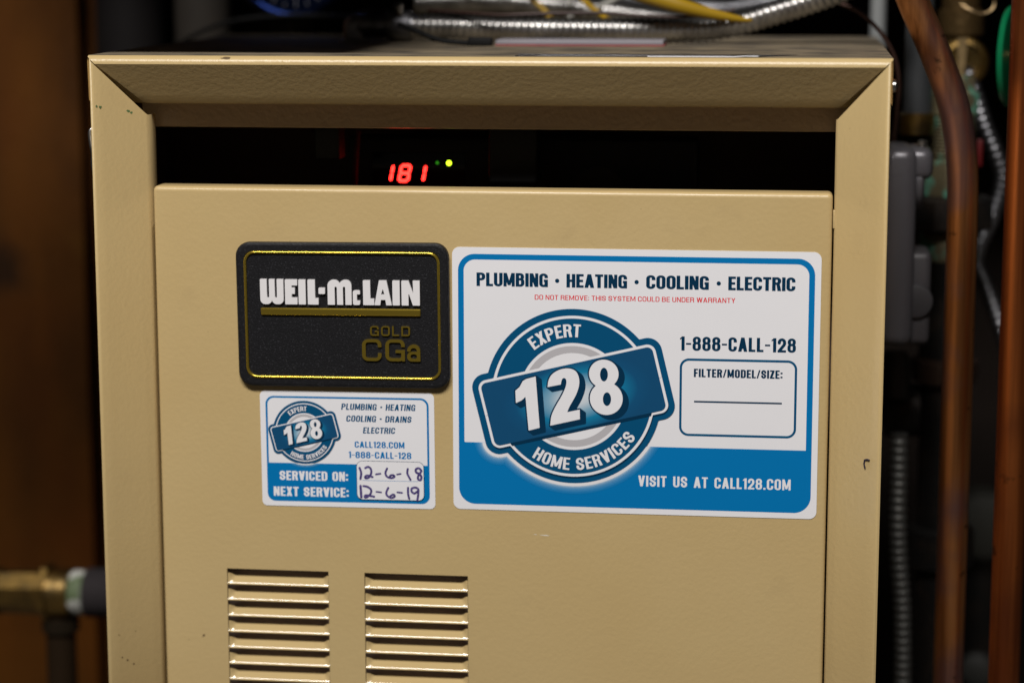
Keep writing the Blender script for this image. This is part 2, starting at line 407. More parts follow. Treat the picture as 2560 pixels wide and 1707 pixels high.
mb = MB().add([(18, 35, -24), (402, 35, -24), (402, 35, -39.6), (18, 35, -39.6), (18, 36.5, -40.2), (402, 36.5, -40.2), (402, 46, -40.2), (18, 46, -40.2)],
              [(0, 1, 2, 3), (3, 2, 5, 4), (4, 5, 6, 7)])
mb.build('header_strip', paint_dark, boiler)
mb = MB().box(24, 396, .01+DEPTH-2, DEPTH, -TOP+12, -1, 0); mb.build('back_panel', inside, boiler, smooth=0)
mb = MB()
for a, b in ((1.5, 3), (417, 418.5)): mb.box(a, b, 32, DEPTH-3, -TOP+14, -3)
mb.box(3.2, 416.8, 20, DEPTH-3, -2.6, -1.6); mb.build('liner', inside, boiler, smooth=0)
mb = MB().box(3.4, 416.6, 150, 153, -TOP+14, -3); mb.build('baffle', inside, boiler, smooth=0)
mb = MB().box(29, 391, 24, 25.5, -TOP+20, -120); mb.build('inner_panel', innerp, boiler, smooth=0)
MB().box(392.9, 394.4, DF+1.2, DF+9, -89, -79.5, .25).build('catch_tab', paint, boiler)
MB().box(3, 417, 3, DEPTH-6, -TOP, -TOP+11.9, 2).build('base', inside, boiler)

# door sheet with two louvre openings
X0, X1, Z1, Z0 = 28.3, 392.6, -70.6, -TOP+40
NL = 20; PITCH = 9.14; VZ = -282.3
vents = [(64.6, 121.9), (142.0, 199.5)]; VB = VZ-NL*PITCH
mb = MB(); rings = []
for ins, y in ((2.4, DF), (1.5, DF+.2), (.75, DF+.65), (.2, DF+1.4), (0, DF+2.4), (0, DF+14)):
    rings.append([(x, y, z) for x, z in rrect(X0+ins, X1-ins, Z0+ins, Z1-ins, 2.6-ins*.9, 4)])
k = len(rings[0])
for a, b in zip(rings[:-1], rings[1:]): mb.add(a+b, [(i, (i+1) % k, k+(i+1) % k, k+i) for i in range(k)])
holes = [[(a, VZ), (b, VZ), (b, VB), (a, VB)] for a, b in vents]
fill(mb, [[(p[0], p[2]) for p in rings[0]]]+holes, DF)
bmw = mb
door = mb.build('door', paint, boiler)
bm = bmesh.new(); bm.from_mesh(door.data); bmesh.ops.remove_doubles(bm, verts=bm.verts[:], dist=1e-6)
bmesh.ops.recalc_face_normals(bm, faces=bm.faces[:]); bm.to_mesh(door.data); bm.free()
# rim of the sheet round each opening
for a, b in vents:
    mb = MB()
    for p, q in (((a, VZ), (b, VZ)), ((b, VZ), (b, VB)), ((b, VB), (a, VB)), ((a, VB), (a, VZ))):
        mb.add([(p[0], DF, p[1]), (q[0], DF, q[1]), (q[0], DF+1.2, q[1]), (p[0], DF+1.2, p[1])], [(0, 1, 2, 3)])
    mb.build('vent_edge', paint, door, smooth=0)
# one louvre pressed inwards: deep at its upper edge, flush at its lower edge
lou_m = paint.copy(); lou_m.name = 'tan_enamel_pressed'
lou_m.node_tree.nodes['Principled BSDF'].inputs['Specular IOR Level'].default_value = .8
for lk in list(lou_m.node_tree.links):
    if lk.to_socket.name == 'Roughness': lou_m.node_tree.links.remove(lk)
lou_m.node_tree.nodes['Principled BSDF'].inputs['Roughness'].default_value = .16
for nd in lou_m.node_tree.nodes:
    if nd.type == 'BUMP': nd.inputs['Strength'].default_value = .15
def louvre_mesh(wd):
    mb = MB(); nx = [0, .4, .9, 1.5, 2.2, 3, 4, 5.5, 8]; xs = nx+[wd*.25, wd*.5, wd*.75]+[wd-a for a in nx[::-1]]
    v = []; NP_ = 12
    for x in xs:
        d = min(x, wd-x); e = min(1, d/4.0); e = e*e*(3-2*e); dep = .9+3.9*e; ztop = -2.6-2.0*e
        for j in range(9):               # straight slope, deep at the top
            q = j/8; v.append((x, DF+dep+(.55-dep)*q, ztop+(-7.75-ztop)*q))
        for yy, zz in ((.34, -8.0), (.16, -8.27), (.05, -8.5)): v.append((x, DF+yy, zz))   # tight bend to flush
        v.append((x, DF, -9.0)); v.append((x, DF+.9, -9.05))
    m = NP_+2
    f = [(i*m+k, i*m+k+1, (i+1)*m+k+1, (i+1)*m+k) for i in range(len(xs)-1) for k in range(m-1)]
    return mb.add(v, f)
for a, b in vents:
    proto = None
    for i in range(NL):
        if proto is None:
            mb = louvre_mesh(b-a-.5); mb.v = [(x+a+.25, y, z+VZ) for x, y, z in mb.v]
            proto = mb.build('louvre', lou_m, door, smooth=60)
        else:
            o = proto.copy(); C.objects.link(o); o.location.z = (-i*PITCH+random.uniform(-.12, .12))/1000; o.location.y = random.uniform(0, .12)/1000
# control module behind the opening
mod = MB().box(118, 318, 104, 122, -112, -50, 2).build('control_module', mat('module_black', (.014, .013, .012), .5), boiler)
MB().box(108, 122, 60, 78, -60, -36, 1.5).build('terminal_block', mat('terminal_black', (.003, .003, .003), .6), boiler)
MB().box(205, 232, 62, 84, -72, -36, 2).build('relay', mat('relay_black', (.003, .003, .003), .6), boiler)
MB().box(132, 186, 103.2, 104.1, -80, -59, .3).build('display_window', mat('smoked_window', (.004, .002, .002), .15), mod)
for k in range(4): MB().box(206+k*.2, 216+k*.2, 103.4, 104.1, -68-k*4.2, -66.6-k*4.2, .2).build('panel_legend', mat('legend_grey', (.10, .095, .085), .6), mod)
MB().lathe((262, 104, -80), (0, -1, 0), [(0, 14), (.5, 14), (.8, 12), (.9, 9)], 32).build('maker_mark', mat('mark_grey', (.045, .042, .036), .5), mod)
led = mat('red_segment', (.3, .0, .0), .5, emit=((1, .02, .014), 8))
def seg(x0, z0, x1, z1, hw=.75): return s_line([(x0, z0), (x1, z1)], hw)
def slant(x, z): return (x+(z+75.7)*.20, z)
def segs(cx, on):
    w_, zb, zm, zt = 2.6, -75.1, -70.7, -66.3
    d = {'tl': ((cx-w_, zm+.9), (cx-w_, zt-.9)), 'bl': ((cx-w_, zb+.9), (cx-w_, zm-.9)), 'tr': ((cx+w_, zm+.9), (cx+w_, zt-.9)), 'br': ((cx+w_, zb+.9), (cx+w_, zm-.9)),
         't': ((cx-w_+.9, zt), (cx+w_-.9, zt)), 'm': ((cx-w_+.9, zm), (cx+w_-.9, zm)), 'b': ((cx-w_+.9, zb), (cx+w_-.9, zb))}
    return [seg(*d[k][0], *d[k][1]) for k in on]
for cx, on in ((140.0, ('tr', 'br')), (150.0, ('tl', 'bl', 'tr', 'br', 't', 'm', 'b')), (158.8, ('tr', 'br'))):
    sheet('digit_segments', U(*segs(cx, on)), (135, 170, -78, -60), .12, 102.9, led, mod, xf=slant, depth=.25)
for x, z, r, e in ((169.9, -64.6, 1.0, ((.08, .75, .03), .35)), (176.6, -64.7, 1.6, ((.62, 1, .02), 5))):
    MB().lathe((x, 104.2, z), (0, -1, 0), [(0, r), (.6, r), (1.3, r*.7), (1.55, r*.2)], 20).build('indicator_light', mat('green_indicator', (.02, .1, .01), .4, emit=e), mod)
MB().tube(smooth_path([(126, 96, -46), (124.5, 95, -60), (123.5, 95, -80), (124, 96, -100)]), 1.5, 10).build('wire', mat('wire_red_glow', (.14, .004, .004), .5), boiler)  # dark red base colour paints a reflected red glow on the wire

# name plate
NP = (132.4, -138.9); npa = R(.45)
def npx(x, z): c, s = math.cos(npa), math.sin(npa); x -= NP[0]; z -= NP[1]; return (NP[0]+x*c-z*s, NP[1]+x*s+z*c)
mb = MB(); rings = []
for ins, y in ((0, DF-.05), (0, 12.2), (.25, 11.6), (.8, 11.15), (1.6, 11.0), (4.6, 11.0), (5.0, 11.5)):
    pr = rrect(74.4+ins, 190.5-ins, -178.2+ins, -99.6-ins, 7.6-ins*.6, 8)
    rings.append([(npx(x, z)[0], y, npx(x, z)[1]) for x, z in pr])
k = len(rings[0])
for a, b in zip(rings[:-1], rings[1:]): mb.add(a+b, [(i, (i+1) % k, k+(i+1) % k, k+i) for i in range(k)])
mb.add(rings[-1], [tuple(range(k))])
plate = mb.build('nameplate', black_pl, boiler); plate['label'] = 'black plastic nameplate with gold frame and raised white maker name'
pr = [npx(x, z) for x, z in rrect(79.6, 185.2, -172.9, -104.9, 5.4, 8)]
mb = MB(); k = len(pr); v = []
cs = [(math.cos(R(a))*.82, math.sin(R(a))*1.0) for a in range(-20, 201, 20)]; nn = len(cs)
for i in range(k):
    p = Vector((*pr[i], 0)); t = (Vector((*pr[(i+1) % k], 0))-Vector((*pr[i-1], 0))).normalized(); nrm = Vector((t.y, -t.x, 0))
    for u_, y_ in cs: q = p+nrm*u_; v.append((q.x, 11.2-y_, q.y))
mb.add(v, [(i*nn+j, ((i+1) % k)*nn+j, ((i+1) % k)*nn+j+1, i*nn+j+1) for i in range(k) for j in range(nn-1)])
mb.build('frame', gold, plate, smooth=70)
# maker's lettering, drawn in units of 1/18 mm
ks = .05578; lx = lambda x: 87.9+(x-322)*ks; lz = lambda y: -119.45-(y-422)*ks
def b_(x0, x1, y0, y1, r=0): return s_box(lx(x0), lx(x1), lz(y1), lz(y0), r*ks)
def p_(*pts): return s_poly([(lx(x), lz(y)) for x, y in pts])
Wl = sub(U(b_(322, 552, 420, 590, 6), b_(322, 438, 440, 664, 50), b_(436, 552, 440, 664, 50)), b_(388, 410, 380, 602, 11), b_(466, 487, 380, 602, 11))
El = sub(b_(567, 688, 422, 664, 6), b_(632, 720, 480, 500, 4), b_(632, 720, 562, 598, 4), b_(664, 720, 490, 580, 2))
Il = b_(700, 770, 422, 664, 6); Ll = U(b_(790, 862, 422, 664, 6), b_(790, 895, 602, 664, 6)); hy = b_(897, 960, 500, 560, 8)
Ml = sub(U(b_(986, 1220, 510, 664, 6), b_(986, 1106, 422, 650, 55), b_(1100, 1220, 422, 650, 55)), b_(1055, 1077, 488, 720, 10), b_(1136, 1159, 488, 720, 10))
cl = sub(b_(1233, 1303, 522, 664, 18), b_(1272, 1330, 560, 622, 3))
L2 = U(b_(1333, 1403, 424, 664, 6), b_(1333, 1440, 602, 664, 6))
Al = sub(p_((1443, 664), (1490, 424), (1562, 424), (1612, 664)), p_((1526, 505), (1542, 560), (1508, 560)), p_((1496, 680), (1506, 612), (1550, 612), (1560, 680)))
I2 = b_(1620, 1690, 424, 664, 6)
Nl = sub(b_(1708, 1885, 424, 664, 6), p_((1772, 410), (1818, 410), (1822, 545), (1818, 545)), p_((1775, 690), (1775, 556), (1782, 556), (1826, 690)))
sheet('maker_lettering', U(Wl, El, Il, Ll, hy, Ml, cl, L2, Al, I2, Nl), (86.5, 177, -135, -118), .11, 9.9, white_raise, plate, xf=npx, depth=1.7)
mb = MB(); rings = []
for ins, y in ((0, 11.55), (0, 10.5), (.3, 10.2), (.8, 10.1)):
    rings.append([(npx(x, z)[0], y, npx(x, z)[1]) for x, z in rrect(87.9+ins, 175.2-ins, -138.9+ins, -135.1-ins, .5, 2)])
k = len(rings[0])
for a, b in zip(rings[:-1], rings[1:]): mb.add(a+b, [(i, (i+1) % k, k+(i+1) % k, k+i) for i in range(k)])
mb.add(rings[-1], [tuple(range(k))]); mb.build('gold_bar', gold, plate)
mb = MB(); text(mb, 'GOLD', 147.6, 169.4, -144.4, -149.7, 10.5, W=.78, t=.15, gap=.2, xf=npx, depth=1.1)
text(mb, 'CG', 143.0, 166.4, -151.6, -163.4, 10.4, W=.82, t=.155, gap=.16, xf=npx, depth=1.2)
text(mb, 'a', 167.6, 174.8, -151.6, -163.4, 10.4, W=.6, t=.155, xf=npx, depth=1.2)
mb.build('gold_lettering', gold, plate)

# ---------------------------------------------------------------- stickers
def gradient_ink(name, cx, cz, ang, lx_, lz_, parent):
    m = bpy.data.materials.new(name); m.use_nodes = True; nt = m.node_tree; b = nt.nodes['Principled BSDF']; b.inputs['Roughness'].default_value = .4
    o = root_of(parent); tc = nt.nodes.new('ShaderNodeTexCoord'); mp = nt.nodes.new('ShaderNodeMapping'); mp.vector_type = 'TEXTURE'
    mp.inputs['Location'].default_value = (cx/1000-o.x, DF/1000-o.y, (cz+TOP)/1000-o.z); mp.inputs['Rotation'].default_value = (0, -ang, 0)
    mp.inputs['Scale'].default_value = (lx_/1000, 1, lz_/1000)
    g = nt.nodes.new('ShaderNodeTexGradient'); g.gradient_type = 'SPHERICAL'; r = nt.nodes.new('ShaderNodeValToRGB')
    e = r.color_ramp.elements; e[0].position = 0; e[0].color = (.002, .066, .165, 1); e[1].position = 1; e[1].color = (.70, .73, .76, 1)
    x = e.new(.18); x.color = (.002, .075, .185, 1); x = e.new(.42); x.color = (.003, .19, .36, 1); x = e.new(.62); x.color = (.20, .38, .51, 1); x = e.new(.8); x.color = (.55, .62, .68, 1)
    nt.links.new(tc.outputs['Object'], mp.inputs[0]); nt.links.new(mp.outputs[0], g.inputs[0]); nt.links.new(g.outputs[1], r.inputs[0]); nt.links.new(r.outputs[0], b.inputs['Base Color'])
    return m
def emblem(parent, cx, cz, k, y, xf, zcut, sm):
    """badge: ring, tilted banner, 128; cx, cz its centre, k its scale, zcut the top of the blue band"""
    st = .035; yy = [y]; th = R(13.7)
    def nxt(): yy[0] -= st; return yy[0]
    bx = (cx-60*k, cx+60*k, cz-60*k, cz+60*k); h = .35*k if k > .6 else .11
    def un(rc, hx, hz, rr): return U(s_circ(cx, cz, rc*k), s_rbox(cx, cz, hx*k, hz*k, rr*k, th))
    outer = un(47.45, 52.3, 22.45, 7.6)
    below = s_box(cx-90*k, cx+90*k, cz-90*k, zcut)
    # halo printed on the band
    steps = [(6.0, .012), (5.2, .03), (4.5, .06), (3.8, .10), (3.2, .16), (2.7, .26), (2.2, .48), (1.7, 1)]
    e = None
    for d, a in steps:
        c = [(.0005+.755*a), .168+(.745-.168)*a**.75, .44+(.765-.44)*a**.6]
        o = sheet('halo' if e is None else 'halo_ring', I(off(outer, d*k), below), (cx-66*k, cx+66*k, cz-66*k, zcut+.5), h, nxt(), ink('halo_ink', c), parent if e is None else e, xf)
        e = e or o
    em = sheet('emblem', outer, bx, h, nxt(), deep, parent, xf)
    o_ = un(43.8, 48.9, 18.95, 4.6)
    sheet('outline_shadow', I(lambda X, Z: o_(X-.3*k, Z+1.1*k), outer), bx, h, nxt(), navy, em, xf)
    sheet('outline', un(43.8, 48.9, 18.95, 4.6), bx, h, nxt(), wink, em, xf)
    sheet('ring', s_circ(cx, cz, 42.3*k), bx, h, nxt(), deep, em, xf)
    sheet('disc', s_circ(cx, cz, 29.1*k), bx, h, nxt(), wink, em, xf)
    sheet('inner_ring', sub(s_circ(cx, cz, 27.45*k), s_circ(cx, cz, 23.75*k)), bx, h, nxt(), grey, em, xf)
    c, s = math.cos(th), math.sin(th)
    half = lambda X, Z: -(-(X-cx)*s+(Z-cz)*c)
    sheet('banner_edge', I(s_rbox(cx, cz, 48.9*k, 18.95*k, 4.6*k, th), half), bx, h, nxt(), wink, em, xf)
    sheet('banner_shadow', I(s_rbox(cx, cz-.9*k, 48.0*k, 18.3*k, 3.4*k, th), s_circ(cx, cz, 43.0*k), lambda X, Z: -half(X, Z)), bx, h, nxt(), navy, em, xf)
    sheet('banner', s_rbox(cx, cz, 47.45*k, 17.5*k, 3.2*k, th), bx, h, nxt(), gradient_ink('banner_ink', cx+k*2, cz, th, 41*k, 22*k, parent), em, xf)
    q = lambda x, z: (cx+(x-257)*k, cz+(z+181)*k)
    one = s_poly([q(*p) for p in [(229.9, -173.1), (231.8, -171.9), (236.9, -170.4), (239.1, -198.4), (233.1, -200.1), (231.4, -181.6), (229.4, -183.6), (226.2, -185.2), (225.9, -178.4), (228.2, -176.4)]])
    two = s_poly([(a.x, a.y) for a in smooth_path([(*q(*p), 0) for p in [(250.5, -174.5), (250.9, -172.2), (251.8, -171.0), (253.0, -171.3), (253.5, -172.9), (253.0, -175.9), (251.0, -180.5), (247.6, -186.6), (245.4, -191.8), (244.8, -197.1)]], 3)]
                 +[q(260.8, -193.2), q(260.7, -187.9)]
                 +[(a.x, a.y) for a in smooth_path([(*q(*p), 0) for p in [(253.9, -189.5), (255.3, -186.2), (258.5, -180.3), (260.2, -175.2), (260.3, -171.2), (259.0, -167.7), (256.5, -166.0), (253.0, -165.7), (249.0, -166.8), (245.5, -169.3), (243.8, -172.6), (243.3, -176.1)]], 3)])
    e1, e2 = q(273.5, -168.2), q(274.9, -181.6); h1, h2 = q(273.6, -168.6), q(275.3, -181.9)
    eight = sub(U(s_ell(*e1, 7.9*k, 7.7*k), s_ell(*e2, 8.8*k, 8.9*k)), s_ell(*h1, 2.1*k, 3.7*k), s_ell(*h2, 2.2*k, 3.7*k))
    num = U(one, two, eight)
    def shadow(X, Z): return np.minimum.reduce([num(X-2.6*k*i/6, Z+1.9*k*i/6) for i in range(7)])-.75*k
    sheet('digit_shadow', shadow, bx, h*.8, nxt(), navy, em, xf)
    sheet('digits', num, bx, h*.6, nxt(), wink, em, xf)
    yl = nxt()
    for args, kw in ((('EXPERT', cx, cz, 32.3*k, 7.0*k, -39.5, 6.5, yl), {}), (('HOME SERVICES', cx, cz, 40.2*k, 6.7*k, -33.5, 58, yl), {'bottom': True})):
        mb = MB(); mb.flat = True; arc_text(mb, *args, **kw)
        if xf: mb.v = [(xf(x, z)[0], y_, xf(x, z)[1]) for x, y_, z in mb.v]
        mb.build('ring_lettering', wink, em, smooth=0)
    return yy[0]

ys = DF-.30
# the large sticker
big = thing('sticker', 'large white and blue service company sticker with a round 128 emblem and phone number', 'sticker', (289.7, DF, -173))
big_xf = None
sheet('backing', s_box(191.85, 387.5, -244.6, -101.3, 4), (191, 388, -245, -101), .4, ys, vinyl, big, depth=.26)
bo = s_box(195.0, 384.3, -241.5, -104.9, 9); bi = s_box(198.05, 381.25, -207.4, -107.9, 6.2)
bi2 = U(bi, s_box(198.05, 381.25, -207.4, -150))
sheet('border', sub(bo, bi2), (194, 385, -243, -104), .4, ys-.03, blue, big)
emblem(big, 257.0, -181.0, 1.0, ys-.05, None, -207.4, 1)
yt = ys-.05
mb = MB(); mb.flat = True
for s_, a, b in (('PLUMBING', 205.0, 243.4), ('HEATING', 253.3, 285.6), ('COOLING', 295.7, 328.8), ('ELECTRIC', 339.0, 374.1)): text(mb, s_, a, b, -114.85, -122.15, yt, W=.52, t=.205, gap=.05)
for x in (248.33, 290.63, 333.99): fill(mb, [[(x+1.15*math.cos(a*math.pi/10), -118.65+1.15*math.sin(a*math.pi/10)) for a in range(20)]], yt)
mb.build('headline_lettering', navy, big, smooth=0)
lettering('warranty_lettering', [('DO NOT REMOVE: THIS SYSTEM COULD BE UNDER WARRANTY', 236.3, 342.8, -126.3, -128.95, yt)], red, big, W=.66, t=.15, gap=.12, space=.30)
lettering('phone_lettering', [('1-888-CALL-128', 313.9, 375.0, -147.25, -154.85, yt)], navy, big, W=.50, t=.19, gap=.08)
fb = s_box(313.9, 375.9, -201.0, -159.0, 5)
fbo = sheet('filter_box', sub(fb, off(fb, -1.25)), (313, 377, -202, -158), .3, yt, deep, big)
lettering('filter_lettering', [('FILTER/MODEL/SIZE:', 321.45, 368.25, -164.5, -169.0, yt)], navy, big, W=.50, t=.20, gap=.08)
sheet('writing_line', s_box(321.7, 368.2, -182.7, -181.8), (321, 369, -184, -181), .2, yt, navy, big)
lettering('website_lettering', [('VISIT US AT CALL128.COM', 292.3, 373.6, -223.3, -229.2, yt)], wink, big, W=.50, t=.175, gap=.10, space=.42)

# the small sticker, a touch askew
SC = (133.55, -213.5); sa = R(.35)
def sxf(x, z): c, s = math.cos(sa), math.sin(sa); x -= SC[0]; z -= SC[1]; return (SC[0]+x*c-z*s, SC[1]+x*s+z*c)
small = thing('service_sticker', 'small white and blue service record sticker with two handwritten dates under the nameplate', 'sticker', (SC[0], DF, SC[1]))
sheet('backing', s_box(85.45, 181.7, -245.5, -181.45, 2.8), (85, 182, -246, -181), .25, ys, vinyl, small, xf=sxf, depth=.26)
bo = s_box(88.5, 178.7, -242.8, -184.2, 4.6); bi = U(s_box(89.6, 177.6, -221.4, -185.2, 3.7), s_box(89.6, 177.6, -221.4, -200))
sheet('border', sub(bo, bi), (88, 179, -243, -184), .2, ys-.03, blue, small, xf=sxf)
emblem(small, 109.95, -204.15, .370, ys-.05, sxf, -221.4, 1)
lettering('trade_lettering', [('PLUMBING o HEATING', 130.5, 171.6, -187.75, -191.25, yt), ('COOLING o DRAINS', 133.1, 169.4, -194.3, -197.75, yt), ('ELECTRIC', 142.3, 160.3, -200.7, -204.1, yt)],
          deep, small, W=.52, t=.182, gap=.09, space=.36, shear=.12, xf=sxf)
lettering('contact_lettering', [('CALL128.COM', 137.6, 165.1, -208.6, -212.1, yt), ('1-888-CALL-128', 134.1, 168.8, -214.3, -217.95, yt)], blue, small, W=.52, t=.18, gap=.09, xf=sxf)
lettering('service_lettering', [('SERVICED ON:', 95.4, 133.6, -225.8, -231.0, yt), ('NEXT SERVICE:', 91.9, 133.8, -234.7, -239.95, yt)], wink, small, W=.52, t=.2, gap=.08, space=.36, xf=sxf)
db = s_box(138.65, 175.45, -240.7, -219.5, 3.0)
dbs = sheet('date_box', off(db, .25), (138, 177, -242, -219), .2, ys-.45, navy, small, xf=sxf)
sheet('date_panel', I(db), (138, 177, -242, -219), .2, ys-.48, wink, dbs, xf=sxf)
sheet('date_line', s_box(141.6, 172.4, -230.28, -230.08), (141, 173, -231, -229), .1, ys-.5, blue, dbs, xf=sxf)
def hw(X, Y): return (138.55+(X-1243)*.04655, -219.45-(Y-918)*.0467)
strokes = [([(1278, 1000), (1296, 1060), (1286, 1130)], .62), ([(1345, 1000), (1380, 985), (1412, 1010), (1415, 1060), (1390, 1108), (1352, 1122), (1342, 1105), (1370, 1088), (1430, 1105)], .6),
           ([(1472, 1072), (1525, 1063)], .5), ([(1605, 1000), (1585, 1050), (1600, 1095), (1650, 1112), (1690, 1098), (1678, 1078), (1645, 1082), (1635, 1100)], .58), ([(1722, 1068), (1765, 1060)], .45),
           ([(1850, 1000), (1845, 1055), (1880, 1128)], .58), ([(2012, 1020), (1985, 990), (1948, 1000), (1948, 1036), (1985, 1058), (2010, 1090), (2000, 1130), (1972, 1120), (1972, 1085), (2000, 1040), (2012, 1020)], .62),
           ([(1285, 1215), (1292, 1350)], .68), ([(1320, 1215), (1370, 1225), (1410, 1258), (1402, 1308), (1355, 1350), (1332, 1345), (1350, 1325), (1445, 1340)], .6),
           ([(1472, 1280), (1530, 1286)], .45), ([(1615, 1230), (1590, 1290), (1605, 1328), (1650, 1350), (1690, 1333), (1675, 1308), (1640, 1328)], .58), ([(1722, 1281), (1778, 1286)], .5),
           ([(1850, 1225), (1850, 1300), (1862, 1355)], .6), ([(1965, 1262), (1925, 1290), (1893, 1268), (1895, 1232), (1935, 1220), (1970, 1238), (1970, 1300), (1958, 1372)], .6)]
for p, wdt in strokes:
    pp = smooth_path([(*hw(*a), 0) for a in p], 4) if len(p) > 2 else [Vector((*hw(*a), 0)) for a in p]
    xs = [a.x for a in pp]; zs = [a.y for a in pp]
    sheet('handwritten_stroke', s_line([(a.x, a.y) for a in pp], wdt), (min(xs)-1, max(xs)+1, min(zs)-1, max(zs)+1), .12, ys-.54, marker, dbs, xf=sxf)

# small marks on the jacket
def flange_y(x): d = min(x, 420-x); return .55+(d-2.4)*(15.05/22.8)-.75
mb = MB()
for pts in ([(411.9, -209.2), (411.6, -211.2), (412.2, -213.6)], [(411.8, -209.2), (413.2, -208.6), (414.4, -208.9)]):
    mb.tube([(x, flange_y(x), z) for x, z in pts], .42, 6)
mb.build('pen_mark', mat('dark_pen', (.02, .015, .035), .5), boiler)
def speck(name, x, z, r, m, door_=True, n=9, sx=1.):
    pts = []
    for k in range(n):
        a = 2*math.pi*k/n; q = r*random.uniform(.45, 1.15); pts.append((x+q*sx*math.cos(a), z+q*math.sin(a)))
    mb = MB(); mb.flat = True
    mb.add([(px, (DF-.03) if door_ else flange_y(px)+.3, pz) for px, pz in pts], [tuple(range(n))]); mb.build(name, m, boiler, smooth=0)
gs = mat('green_speck', (.09, .15, .05), .6); ds = mat('dark_speck', (.12, .075, .03), .7); ws = mat('white_scratch', (.7, .66, .58), .5)
for x, z, r in ((4.6, -27.4, 1.0), (3.0, -26.8, .6), (17.6, -30.2, 1.0), (18.8, -30.8, .8)): speck('paint_fleck', x, z, r, gs, False)
for x, z, r, q in ((50.6, -321.2, .8, 1), (49.6, -322.2, .45, 1), (42.0, -324.0, .35, 1), (57, -150, .25, 1)): speck('grime_spot', x, z, r, ds, True, 9, q)
for x, z, r in ((7.0, -332, .5), (9.4, -334, .6), (12.4, -336.5, .5), (13.6, -318, .35), (5.8, -319, .35)): speck('grime_spot', x, z, r, ds, False)
mb = MB(); mb.flat = True; pts = []
for k in range(12):                                                     # paint chip on the rolled top edge
    a = 2*math.pi*k/12; q = random.uniform(.5, 1.1); al = R(46+13*q*math.sin(a)); pts.append((74+3.2*q*math.cos(a), 4-4.06*math.sin(al), -4+4.06*math.cos(al)))
mb.add(pts, [tuple(range(12))]); mb.build('paint_chip', ds, boiler, smooth=0)
speck('scratch', 242.0, -258.0, .32, ws, True, 10, 9)
speck('scratch', 236.8, -257.7, .2, ws, True, 8, 6)

# ---------------------------------------------------------------- things lying on the boiler top
steel = mat('galvanised_steel', (.55, .54, .52), .32, 1, var=((.32, .31, .30), 60, .4, .65))
dull_steel = mat('dull_zinc', (.30, .30, .32), .4, 1, var=((.15, .15, .16), 70, .4, .65))
copper = mat('copper_pipe', (.72, .30, .10), .34, .93, var=((.30, .11, .035), 150, .40, .62), scale3=(1, 1, .035),
             stains=[((.26, .15, .16), 11, .47, .60, .85), ((.05, .028, .02), 90, .68, .74, .8), ((.70, .26, .05), 15, .62, .72, .7)])
copper_r = mat('copper_pipe_red', (.62, .18, .045), .33, .93, var=((.30, .075, .02), 150, .40, .62), scale3=(1, 1, .03),
               stains=[((.20, .06, .03), 10, .5, .62, .6), ((.05, .025, .015), 70, .69, .74, .7)])
brass = mat('aged_brass', (.32, .20, .06), .36, 1, var=((.13, .09, .04), 60, .42, .66), bump=(300, .3, .001))
verdigris = mat('verdigris_brass', (.15, .125, .07), .6, .3, var=((.13, .34, .24), 90, .50, .60), bump=(260, .5, .001))
iron = mat('black_iron', (.014, .013, .012), .5, .4, bump=(200, .4, .001, 4), var=((.03, .022, .017), 50, .45, .65))
rubber = mat('black_cable', (.005, .005, .005), .65, spec=.2)
def flex(name, label, pts, r, group=None, m=None, pitch=4.2, n=16):
    P = smooth_path(pts, 40); acc = [0.]
    for a, b in zip(P[:-1], P[1:]): acc.append(acc[-1]+(b-a).length)
    out = []; rad = []; s = 0; i = 0
    while s < acc[-1]:
        while acc[i+1] < s: i += 1
        t = (s-acc[i])/max(acc[i+1]-acc[i], 1e-6); out.append(P[i].lerp(P[i+1], t))
        ph = (s/pitch) % 1; rad.append(r*(1+.075*math.cos(2*math.pi*ph)+.02*math.cos(4*math.pi*ph))); s += pitch/7
    c = Vector(out[0])
    return tag(MB().tube(out, rad, n).build(name, m or steel, at=(c.x/1000, c.y/1000, (c.z+TOP)/1000), smooth=80), label, 'conduit', group)
flex('flexible_conduit', 'ribbed steel flexible conduit lying across the boiler top and rising at its right end', [(141, 190, 9.6), (164, 190, 9.4), (205, 190, 8.4), (237, 190, 8), (268, 190, 7.8), (297, 190, 7.9), (321, 190, 9), (338, 188, 12), (356, 186, 17.5), (375, 184, 23.5), (396, 182, 31), (420, 180, 42)], 7.0)
flex('flexible_conduit', 'ribbed steel flexible conduit behind the yellow wires, resting farther back on the boiler top', [(128, 285, 22), (166, 283, 23), (206, 280, 21), (245, 276, 17), (276, 272, 13), (300, 268, 9.5), (318, 264, 7.6)], 7.2)
# cast connector the front conduit runs into
cn = thing('conduit_connector', 'grey die-cast elbow connector joining the flexible conduit to the boiler top', 'connector', (106, 190, 0))
MB().lathe((106, 190, .1), (0, 0, 1), [(0, 9.5), (1.5, 9.5), (2, 7), (10, 7), (13, 6.2), (16, 3)], 24).build('body', dull_steel, cn)
MB().lathe((104, 190, 10), (1, 0, 0), [(0, 5), (4, 7), (22, 7.2), (23, 9.2), (36, 9.2), (37, 7.4), (38, 7.2)], 24).build('barrel', dull_steel, cn)
MB().lathe((135, 182, 17.5), (-.1, -.5, 1), [(0, 2), (4, 2), (4.2, 3.2), (6, 3.2), (6.4, 2.4)], 14).build('clamp_screw', steel, cn)
def cable(name, label, cat, pts, r, m, group=None, rads=None):
    P = smooth_path(pts, 10); c = P[0]
    rr = r if rads is None else [np.interp(i/(len(P)-1), np.linspace(0, 1, len(rads)), rads) for i in range(len(P))]
    return tag(MB().tube(P, list(rr) if rads is not None else r, 12).build(name, m, at=(c.x/1000, c.y/1000, (c.z+TOP)/1000), smooth=80), label, cat, group)
yel = mat('yellow_insulation', (.30, .18, .003), .45)
